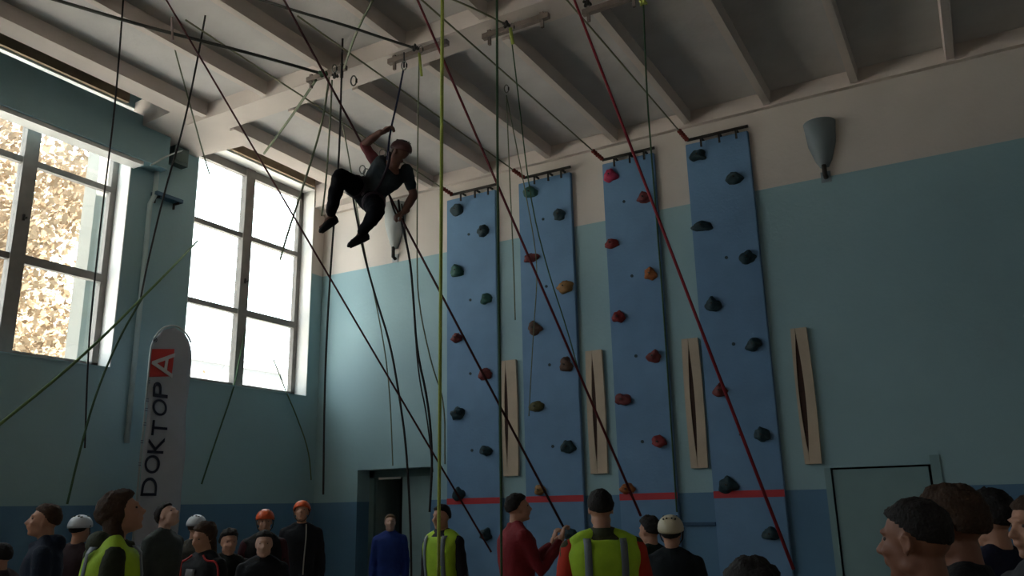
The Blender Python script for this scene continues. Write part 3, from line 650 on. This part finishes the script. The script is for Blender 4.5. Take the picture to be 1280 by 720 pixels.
def helmet(root, M, s, m, strap=True):
    mb = MB(); cen = V((0, .010, .045)); n = 30; rs = []
    for r_, top in ((1, 0),):
        for j in range(9):
            th = (math.pi*.56)*(1-j/8.); ring = []
            for k in range(n):
                ph = 2*math.pi*k/n; cx, cy = math.cos(ph), math.sin(ph)
                rx, ry, rz = .100, .122, .100
                lift = .012*max(0, -cy) if j == 0 else 0
                ring.append(cen+V((math.sin(th)*cx*rx, math.sin(th)*cy*ry, math.cos(th)*rz+lift)) if j < 8 else cen+V((.004*cx, .004*cy, rz)))
            rs.append(ring)
        inner = [[cen+(p-cen)*.90 for p in ring] for ring in rs]
        mb.rings(inner[::-1]+rs, cap=False)
        mb.rings([inner[-1], rs[-1]], cap=True)
    def out(mb_, name, mm, par):
        mb_.xf(M @ Matrix.Scale(s, 4)); return obj(name, mb_, mm, par, True)
    H = out(mb, 'helmet', m, root)
    for k, (px, py) in enumerate(((-.045, .05), (-.02, .055), (.02, .055), (.045, .05), (-.05, -.03), (.05, -.03))):
        z = .045+.100*math.sqrt(max(0, 1-(px/.1)**2-((py)/.122)**2)); v = MB(); v.ell((px, py+.010, z), (.007, .022, .006), None, 10, 6)
        out(v, 'vent', mIron, H)
    for sx in (-1, 1):
        v = MB(); v.ell((sx*.098, .0, .04), (.006, .009, .008), None, 8, 6); out(v, 'clip', mIron, H)
        if strap:
            v = MB(); v.tube([(sx*.094, .0, .03), (sx*.080, -.03, -.05), (sx*.035, -.06, -.115), (0, -.068, -.122)], .005, 6); out(v, 'strap', mIron, H)
    return H
def person(px, ytop, dep, face, lab, skin=None, hair='short', haircol='brown', top='jacket', topcol=(.02, .022, .03), vest=None, helm=None, look=0., tilt=0., turn=0.,
           arms=None, near=False, child=False, legs=(.02, .025, .04), sleevecol=None, stripes=None, collar=None, piping=None, patch=None, cord=None, rz_body=None, build=1., hood=None, seed=None):
    T = at(px, ytop, dep); ht = T.z-(.035 if helm else .012)
    seed = seed if seed is not None else int(px)
    skin = skin or mSkin; s = ht/1.75; hs = s if not child else .5*(s+.97)
    a = R_(face); fh = V((cF.x, cF.y, 0)).normalized(); rh = V((fh.y, -fh.x, 0))
    fv = -fh*math.cos(a)+rh*math.sin(a)               # facing direction
    rz = math.atan2(fv.x, -fv.y)
    root = empty('person', (T.x-fv.x*(-.0)*s, T.y, 0), rz); tag(root, lab, 'person', 'people watching from the hall floor')
    hc = ht-.118*hs
    Mh = Matrix.Translation((0, -.02*s, hc)) @ Matrix.Rotation(turn, 4, 'Z') @ Matrix.Rotation(-look, 4, 'X') @ Matrix.Rotation(tilt, 4, 'Y')
    base = V((0, 0, .50*ht)); nk = V((0, .01*s, .852*ht)); lat = V((1, 0, 0))
    b = MB(); rg, fr_ = torso_rings(base, nk, lat, s*build); b.rings(rg)
    b.limb([(0, .012*s, .82*ht), (0, .004, hc-.05*hs)], [.058*s, .052*hs], 16)
    head_prims(b, Mh, hs, near)
    ex = MB(); A = {}
    for sx in (-1, 1): b.limb([(sx*.035*s, .012*s, .862*ht), (sx*.09*s, .014*s, .838*ht), (sx*.15*s*build, .012, .815*ht)], [.030*s, .034*s, .038*s], 12)
    for sx in (-1, 1):
        sh = V((sx*.178*s*build, .01, .805*ht)); el = V((sx*.235*s*build, .03*s, .62*ht)); wr = V((sx*.235*s*build, -.05*s, .485*ht)); hd = V((0, -.15, -1)); pn = V((-sx, -.2, 0)); cu = .3
        if arms and arms.get(sx): el, wr, hd, pn, cu = [V(q) if isinstance(q, tuple) else q for q in arms[sx]]; el = el*s; wr = wr*s
        A[sx] = (sh, el, wr)
        b.limb([sh-V((sx*.008, 0, .012*s)), (sh+el)/2, el, (el+wr)/2, wr], [.050*s, .046*s, .038*s, .035*s, .026*s], 12)
        hand(ex, wr+V(hd).normalized()*.02, hd, pn, s, cu, sx)
        hp = V((sx*.088*s, 0, .50*ht)); kn = V((sx*.095*s, -.015*s, .275*ht)); an = V((sx*.10*s, .015*s, .045*ht))
        b.limb([hp, (hp+kn)/2, kn, kn*.6+an*.4, an], [.086*s, .076*s, .054*s, .054*s, .036*s], 14)
        b.limb([an+V((0, .02*s, -.025*s)), an+V((0, -.06*s, -.045*s)), an+V((0, -.14*s, -.052*s))], [.030*s, .030*s, .022*s], 10)
    me = remesh(b, .0075 if near else .011, 2, .5, ex); obj('body', me, skin, root)
    # eyes
    eb = MB()
    for sx in (-1, 1):
        m2 = MB(); m2.ell((sx*.029, -.069, .012), (.010, .011, .008), None, 10, 8); m2.xf(Mh @ Matrix.Scale(hs, 4)); eb = m2; obj('eye', eb, mat('eye_dark', (.06, .045, .04), .3), root, True)
    # hair / helmet
    hcols = {'brown': (.055, .028, .016), 'dark': (.016, .012, .011), 'light': (.16, .09, .045), 'grey': (.12, .11, .10)}
    if hair: obj('hair', hair_mesh(Mh, hs, hair, seed), mat('hair_'+haircol, hcols[haircol], .75, .3, 30, .5, 90), root)
    if helm: helmet(root, Mh, hs, mat('helmet_'+helm[0], helm[1], .35, .05), True)
    # trousers
    t = MB(); rg, _ = torso_rings(base-V((0, 0, .02*s)), nk, lat, s*build, .012, 0, .22); t.rings(rg)
    for sx in (-1, 1):
        hp = V((sx*.088*s, 0, .50*ht)); kn = V((sx*.095*s, -.015*s, .275*ht)); an = V((sx*.10*s, .015*s, .055*ht))
        t.limb([hp, (hp+kn)/2, kn, an], [.098*s, .090*s, .070*s, .062*s], 14)
    me = remesh(t, .018, 2, .5); rumple(me, .008, 9, seed); obj('trousers', me, mat('trousers_%d' % (seed % 3), [legs, (.03, .03, .035), (.035, .04, .06)][seed % 3], .8, .1, 20), root)
    for sx in (-1, 1):
        an = V((sx*.10*s, .015*s, .045*ht)); q = MB()
        rs = []
        for y, wv, h0 in ((.075, .030, .07), (.05, .040, .085), (0, .043, .085), (-.06, .046, .06), (-.12, .048, .045), (-.17, .038, .035), (-.195, .018, .02)):
            rs.append([V((an.x+math.cos(2*math.pi*k/14)*wv*s, an.y+y*s, max(0.0, h0*.5*s+math.sin(2*math.pi*k/14)*h0*.55*s)) ) for k in range(14)])
        q.rings(rs); obj('shoe', q, mat('dark_shoes', (.03, .03, .035), .6), root, True)
    # top garment
    j = MB(); o1 = .018
    rg, fr2 = torso_rings(base-V((0, 0, .03*s)), nk, lat, s*build, o1, 0, .965); j.rings(rg)
    short = top == 'tshirt'
    for sx in (-1, 1): j.limb([(sx*.045*s, .012*s, .852*ht), (sx*.09*s, .014*s, .832*ht), (sx*.165*s*build, .012, .800*ht)], [.050*s, .060*s, .064*s], 12)
    for sx in (-1, 1):
        sh, el, wr = A[sx]
        if short: j.limb([sh, (sh+el)/2, sh*.25+el*.75], [.068*s, .062*s, .058*s], 14)
        else: j.limb([sh, (sh+el)/2, el, (el+wr)/2, wr*.93+el*.07], [.069*s, .062*s, .055*s, .050*s, .042*s], 14)
    if hood: j.ell(V((0, .075*s, .845*ht)), (.115*s, .075*s, .065*s)); j.limb([(-.07*s, .0, .85*ht), (-.04*s, -.07*s, .835*ht), (.04*s, -.07*s, .835*ht), (.07*s, 0, .85*ht)], [.03*s]*4, 10)
    else:
        n_ = 18; j.rings([[V((math.cos(2*math.pi*k/n_)*rx*s, .012*s+math.sin(2*math.pi*k/n_)*ry*s, z*ht)) for k in range(n_)] for rx, ry, z in ((.095, .085, .82), (.078, .075, .85), (.071, .068, .868 if not short else .853))])
    me = remesh(j, .012 if near else .015, 2, .6); rumple(me, .009, 8, seed)
    G = obj('tshirt' if short else 'jacket', me, mat('garment_%d' % seed, topcol, .85, .12, 14, .3, 70), root)
    if sleevecol:
        for sx in (-1, 1):
            sh, el, wr = A[sx]; q = MB(); q.limb([sh+V((0, 0, -.01)), (sh+el)/2, el, (el+wr)/2, wr*.93+el*.07], [.076*s, .070*s, .063*s, .057*s, .048*s], 14)
            me = remesh(q, .014, 2, .6); rumple(me, .006, 9, seed+2); obj('sleeve', me, mat('sleeve_%d' % seed, sleevecol, .85, .1, 14), root)
    if collar: obj('collar', MB().rings([[V((math.cos(2*math.pi*k/18)*rx*s, .012*s+math.sin(2*math.pi*k/18)*ry*s, z*ht)) for k in range(18)] for rx, ry, z in ((.100, .09, .825), (.084, .080, .85), (.077, .073, .872))]), mat('collar_%d' % seed, collar, .8), root, True)
    def vx(x, side, off, z):           # point on the torso surface at lateral x, height z
        tt = min(.999, max(.0001, (z-base.z)/(nk.z-base.z)))
        for a_, b_ in zip(TOR[:-1], TOR[1:]):
            if a_[0] <= tt <= b_[0]: k = (tt-a_[0])/(b_[0]-a_[0]); rx = a_[1]+(b_[1]-a_[1])*k; ry = a_[2]+(b_[2]-a_[2])*k; break
        rx = rx*s*build+off; ry = ry*s*build+off; c = min(1, abs(x)/rx)
        cc = c**(1/.85); sn = math.sqrt(max(0, 1-cc*cc))**.85
        return V((x, (nk.y-base.y)*tt+side*ry*sn, z))
    if vest:
        rg, _ = torso_rings(base-V((0, 0, .02*s)), nk, lat, s*build, .036, 0, .945, 40); v = MB(); v.rings(rg)
        for sx in (-1, 1): v.limb([V((sx*.055*s, .012, .846*ht)), V((sx*.10*s, .014, .83*ht)), V((sx*.150*s*build, .01, .803*ht))], [.056*s, .072*s, .080*s], 14)
        me = remesh(v, .013, 3, .6); rumple(me, .006, 7, seed+5)
        Vt = obj('vest', me, mat('hi_vis_vest_%s' % vest[0], vest[1], .75, .12, 10, .15, 60), root)
        for sx in (-1, 1):
            for side in (-1, 1):
                vs = []; fs = []; zz = [ht*(.50+(.838-.50)*k/16) for k in range(17)]; x0 = sx*.088*s; x1 = sx*.132*s
                for z in zz:
                    for x in (x0, (x0+x1)/2, x1): vs.append(vx(x, side, .040 if z < .8*ht else .046+.3*(z-.8*ht), z))
                for k in range(16):
                    for c_ in range(2): fs.append((k*3+c_, k*3+c_+1, (k+1)*3+c_+1, (k+1)*3+c_))
                st = obj('reflective_stripe', MB().add(vs, fs), mat('reflective_grey', (.16, .18, .20), .4), Vt, True); md = st.modifiers.new('s', 'SOLIDIFY'); md.thickness = .004
    if piping:
        for sx in (-1, 1):
            sh, el, wr = A[sx]; obj('piping', MB().tube(chaikin([V((sx*.07*s, -.065*s, .85*ht)), V((sx*.13*s, -.085*s, .825*ht)), sh+V((sx*.045, -.05*s, .03)), (sh+el)/2+V((sx*.035*s, -.055*s, 0)), el+V((sx*.02, -.055*s, 0))]), .008, 6), mat('piping_%d' % seed, piping, .7), root, True)
    if patch:
        vs = []; fs = []
        for k in range(7):
            z = ht*(.62+.17*k/6)
            for x in (-.055, -.02, .02, .055): vs.append(vx(x*s, -1, .028, z))
        for k in range(6):
            for c_ in range(3): fs.append((k*4+c_, k*4+c_+1, (k+1)*4+c_+1, (k+1)*4+c_))
        o = obj('shirt_front', MB().add(vs, fs), mat('patch_%d' % seed, patch, .8), root, True); md = o.modifiers.new('s', 'SOLIDIFY'); md.thickness = .008
    if cord:
        obj('neck_cord', MB().tube(chaikin([V((.06*s, -.075*s, .86*ht)), vx(.07*s, -1, .035, .78*ht), vx(.055*s, -1, .036, .66*ht), vx(.05*s, -1, .036, .55*ht)]), .007, 6), mat('pale_cord', (.35, .33, .28), .7), root, True)
    return root
vy = ('yellow', (.36, .56, .03))
NV = (.012, .018, .045); BK = (.010, .010, .012)
person(4, 678, 6.6, 250, 'dark-haired person half cut off at the left edge of the photo', haircol='dark', topcol=(.03, .02, .03), child=True)
person(61, 629, 6.2, 295, 'brown-haired person in a navy jacket looking left, second from the left edge', haircol='brown', topcol=(.010, .016, .035), look=.15, hood=True)
person(101, 642, 7.4, 170, 'person in a white helmet seen from behind, just left of the long-haired vest wearer', haircol='dark', topcol=(.03, .012, .014), helm=('white', (.55, .57, .62)), child=True)
person(151, 612, 4.75, 118, 'long brown-haired person in a yellow-green vest over an olive hood, in front of the flag', hair='long', haircol='brown', topcol=(.030, .034, .016), vest=vy, look=.3, hood=True)
person(209, 627, 7.8, 75, 'dark-capped person looking up, just right of the flag', haircol='dark', topcol=(.05, .06, .055), look=.55, skin=mPale)
person(246, 642, 8.5, 175, 'person in a white helmet half hidden behind the girl with red piping', haircol='brown', topcol=(.04, .035, .025), helm=('white', (.55, .57, .62)), child=True)
person(258, 652, 6.6, 330, 'long-haired girl in a black jacket with red piping, looking down', hair='long', haircol='brown', topcol=BK, look=-.25, piping=(.40, .03, .03), patch=(.13, .12, .12), tilt=.15)
person(287, 661, 7.4, 30, 'dark-haired bare-headed child in black between the helmets', hair='mid', haircol='dark', topcol=(.012, .014, .012), child=True)
person(332, 635, 8.8, 20, 'child in an orange helmet and dark maroon jacket, left of the taller orange helmet', haircol='dark', topcol=(.014, .012, .012), sleevecol=(.05, .010, .015), helm=('orange', (.62, .09, .02)), child=True)
person(331, 662, 7.0, 15, 'bare-headed child with a pale face standing in front of the left orange helmet', haircol='dark', hair='short', topcol=(.012, .012, .014), child=True, skin=mPale)
person(378, 624, 9.8, 10, 'tall slim person in an orange helmet with a pale neck cord, by the corner', haircol='dark', topcol=(.012, .012, .016), helm=('orange', (.62, .09, .02)), cord=True, look=.35)
person(488, 642, 11.0, 10, 'person in a bright blue top standing in the dark doorway', skin=mPale, haircol='light', topcol=(.012, .035, .20), look=.2, child=True)
person(553, 630, 8.0, 325, 'dark-haired person in a yellow-green vest beside the doorway, behind the yellow-green rope', haircol='dark', topcol=(.018, .016, .020), vest=vy)
person(645, 616, 7.2, 108, 'man in a red jacket holding his hand up, between the first two climbing panels', haircol='dark', topcol=(.20, .014, .020), look=.15,
       build=1.15, arms={-1: ((-.24, -.12, 1.14), (-.13, -.34, 1.36), (.1, -.35, 1), (0, -.6, .3), .9), 1: ((.24, -.14, 1.12), (.12, -.36, 1.33), (-.1, -.3, 1), (0, -.6, .3), 1.0)})
person(750, 611, 5.3, 182, 'broad man in a yellow-green vest with grey stripes over red sleeves, seen from behind', haircol='dark', topcol=(.05, .05, .02), sleevecol=(.42, .03, .012), vest=vy, collar=(.05, .055, .025), build=1.1)
person(812, 645, 6.7, 215, 'dark-haired child in a dark top with a lime collar, right of the broad vest man', hair='mid', haircol='dark', topcol=(.010, .022, .014), piping=(.20, .40, .04), child=True)
person(837, 641, 6.0, 165, 'child in a cream helmet and dark jacket, under the panel with red holds', haircol='dark', topcol=(.008, .011, .014), helm=('cream', (.60, .52, .38)), child=True, look=.2)
person(938, 699, 2.3, 180, 'dark round head rising at the bottom edge below the last climbing panel', hair='mid', haircol='dark', topcol=BK, near=True, child=True)
person(1144, 621, 2.34, 219, 'young man with a short dark fade haircut, ear showing, nearest of the group at right', hair='fade', haircol='dark', topcol=(.02, .018, .02), near=True, skin=mat('skin_tan', (.24, .105, .066), .55, .08, 9))
person(1189, 608, 2.65, 226, 'brown-haired man in black behind the short-haired young man', hair='mid', haircol='brown', topcol=BK, near=True, skin=mat('skin_tan', (.24, .105, .066), .55, .08, 9), tilt=.1)
person(1235, 613, 3.55, 200, 'dark-haired person seen from behind in a dark blue top, third head of the right group', hair='mid', haircol='dark', topcol=(.010, .011, .03), near=True)
person(1292, 617, 3.1, 280, 'pale-faced person with straight brown hair cut off by the right edge', hair='short', haircol='brown', topcol=(.05, .05, .055), near=True)

# ------------------------------------------------------------------ the climber
def climber():
    dp = 8.3
    P = lambda px, py, d=0.: at(px, py, dp+d)
    hips = P(461, 243, 0); root = empty('climber', hips); tag(root, 'climber in black trousers hanging from a sling high above the crowd, one arm raised', 'person')
    L = lambda p: p-hips
    pel = L(P(458, 246, .10)); nek = L(P(492, 207, -.18)); lat = (P(508, 217, -.05)-P(473, 203, .12)).normalized()
    shL = L(P(475, 211, .06)); elL = L(P(455, 181, .05)); wrL = L(P(476, 165, -.05))
    shR = L(P(508, 212, -.08)); elR = L(P(517, 244, -.12)); wrR = L(P(505, 265, -.15))
    hpL = L(P(452, 238, .1)); knL = L(P(425, 220, -.28)); anL = L(P(412, 272, -.05)); toL = L(P(394, 287, -.18))
    hpR = L(P(466, 250, 0)); knR = L(P(470, 266, -.42)); anR = L(P(451, 292, -.20)); toR = L(P(433, 302, -.30))
    b = MB(); rg, _ = torso_rings(pel, nek, lat, .95); b.rings(rg)
    up = (nek-pel).normalized(); hc = L(P(499, 192, -.16))
    b.limb([nek, nek*.4+hc*.6], [.056, .050], 14)
    hu = (cU*.95+cR*.25).normalized(); ff = (-cR*.75+cU*.35+cF*.55); ff = (ff-hu*ff.dot(hu)).normalized(); hx = hu.cross(-ff)*-1
    hx = (-ff).cross(hu)
    Mh = Matrix.Translation(hc) @ Matrix((hx, -ff, hu)).transposed().to_4x4()
    head_prims(b, Mh, 1., True)
    ex = MB()
    b.limb([shL, (shL+elL)/2, elL], [.052, .046, .040], 12); b.limb([elL, (elL+wrL)/2, wrL], [.046, .044, .030], 12)
    b.limb([shR, (shR+elR)/2, elR], [.052, .046, .040], 12); b.limb([elR, (elR+wrR)/2, wrR], [.046, .044, .030], 12)
    hand(ex, wrL+(cR*.02), cR*.9+cU*.45, cU*-.4-cF*.2+cR*.3, 1., 1.0, 1)
    hand(ex, wrR, -cR*.85-cU*.45, -cU*.5+cF*.3, 1., 1.0, -1)
    for hp, kn, an, to in ((hpL, knL, anL, toL), (hpR, knR, anR, toR)):
        to = an*.35+to*.65-V((0, 0, .02))
        b.limb([hp, (hp+kn)/2, kn], [.090, .076, .056], 14); b.limb([kn, kn*.65+an*.35, an], [.056, .055, .036], 14)
        b.limb([an, (an+to)/2+V((0, 0, -.025)), to], [.034, .022, .014], 10)
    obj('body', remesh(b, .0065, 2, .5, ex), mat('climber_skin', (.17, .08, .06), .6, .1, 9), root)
    helmet(root, Mh, .98, mat('helmet_maroon', (.07, .022, .022), .5), True)
    for sx in (-1, 1):
        m2 = MB(); m2.ell((sx*.029, -.069, .012), (.010, .011, .008), None, 10, 8); m2.xf(Mh); obj('eye', m2, mat('eye_dark', (.06, .045, .04), .3), root, True)
    # shirt
    j = MB(); rg, _ = torso_rings(pel, nek, lat, .95, .016, .12, .96); j.rings(rg)
    j.limb([shR, shR*.3+elR*.7], [.064, .056], 14)
    me = remesh(j, .010, 2, .6); rumple(me, .008, 10, 3); obj('shirt', me, mat('climber_shirt', (.022, .030, .035), .85, .2, 14), root)
    j = MB(); j.limb([nek*.35+shL*.65-up*.05, shL, (shL+elL)/2, elL], [.062, .066, .058, .048], 14)
    j.limb([shL-up*.05, pel*.55+shL*.45, pel*.8+shL*.2], [.08, .095, .075], 12)
    me = remesh(j, .010, 2, .6); rumple(me, .007, 12, 8); obj('sleeve', me, mat('climber_maroon', (.13, .028, .032), .85, .15, 14), root)['label'] = 'maroon sleeve and side of the shirt'
    # trousers
    t = MB(); rg, _ = torso_rings(pel-up*.06, nek, lat, .95, .018, 0, .26); t.rings(rg)
    for hp, kn, an in ((hpL, knL, anL), (hpR, knR, anR)):
        e = kn*.12+an*.88
        t.limb([hp, (hp+kn)/2, kn], [.112, .100, .078], 16); t.limb([kn, kn*.6+e*.4, e], [.078, .072, .052], 16)
    me = remesh(t, .011, 2, .6); rumple(me, .010, 9, 5); obj('trousers', me, mat('climber_trousers', (.007, .007, .009), .95, spec=.05), root)
    for an, to in ((anL, toL), (anR, toR)):
        d = (to-an).normalized(); side = d.cross(V((0, 0, 1))).normalized(); upv = side.cross(d).normalized()
        if upv.z < 0: upv = -upv
        rs = []
        for y, wv, h_ in ((-.06, .022, .035), (-.045, .034, .048), (0, .038, .050), (.06, .042, .040), (.12, .044, .032), (.17, .034, .024), (.195, .014, .012)):
            c = an+d*y-upv*.035+upv*(h_-.04)*.4
            rs.append([c+side*(math.cos(2*math.pi*k/14)*wv)+upv*(math.sin(2*math.pi*k/14)*h_) for k in range(14)])
        sh = obj('shoe', MB().rings(rs), mat('climber_shoe', (.010, .009, .010), .7), root, True)
        obj('sole', MB().rings([[p-upv*.012 for p in r_] for r_ in [[c2+(q-c2)*1.03 for q in r1] for r1, c2 in [(r0, sum(r0, V())/14) for r0 in rs]]][1:6]), mat('climber_shoe', (.010, .009, .010), .7), sh, True)
    # harness
    H = MB(); rg, _ = torso_rings(pel, nek, lat, .95, .034, .14, .21); H.rings(rg)
    hn = obj('harness', H, mat('harness_webbing', (.03, .02, .03), .7), root, True)
    for hp, kn in ((hpL, knL), (hpR, knR)):
        c = hp*.72+kn*.28; d = (kn-hp).normalized(); a_ = d.orthogonal().normalized(); b_ = d.cross(a_)
        obj('leg_loop', MB().rings([[c+d*z+a_*math.cos(2*math.pi*k/20)*.118+b_*math.sin(2*math.pi*k/20)*.118 for k in range(20)] for z in (-.025, .025)]), mat('harness_webbing', (.03, .02, .03), .7), hn, True)
    for k, (gx, gy) in enumerate(((453, 212), (458, 216), (478, 192), (484, 196))):
        c = L(P(gx, gy, -.12 if k > 1 else -.02)); pts = [c+cR*(math.cos(2*math.pi*q/12)*.030)+cU*(math.sin(2*math.pi*q/12)*.042) for q in range(13)]
        obj('gear_ring', MB().tube(pts, .006, 6, cap=False), mStl, hn, True)
    obj('chest_strap', MB().tube(chaikin([L(P(487, 190, -.28)), L(P(486, 205, -.30)), L(P(478, 225, -.22)), L(P(470, 238, -.15))]), .014, 8), mat('harness_webbing', (.03, .02, .03), .7), hn, True)
    return P
P_ = climber()
rope([P_(504, 88), P_(497, 125), P_(490, 155), P_(487, 170, -.12), P_(484, 200, -.28)], .012, mat('navy_sling', (.02, .025, .06), .8), 'short navy sling running from the ring carabiner to the raised hand of the climber', 'sling', 'sling')
rope([onZ(505, 66, SOF-.02), P_(505, 84)], .010, mDk, 'short black loop joining the ring carabiner to the rail above the climber', 'sling', 'sling')
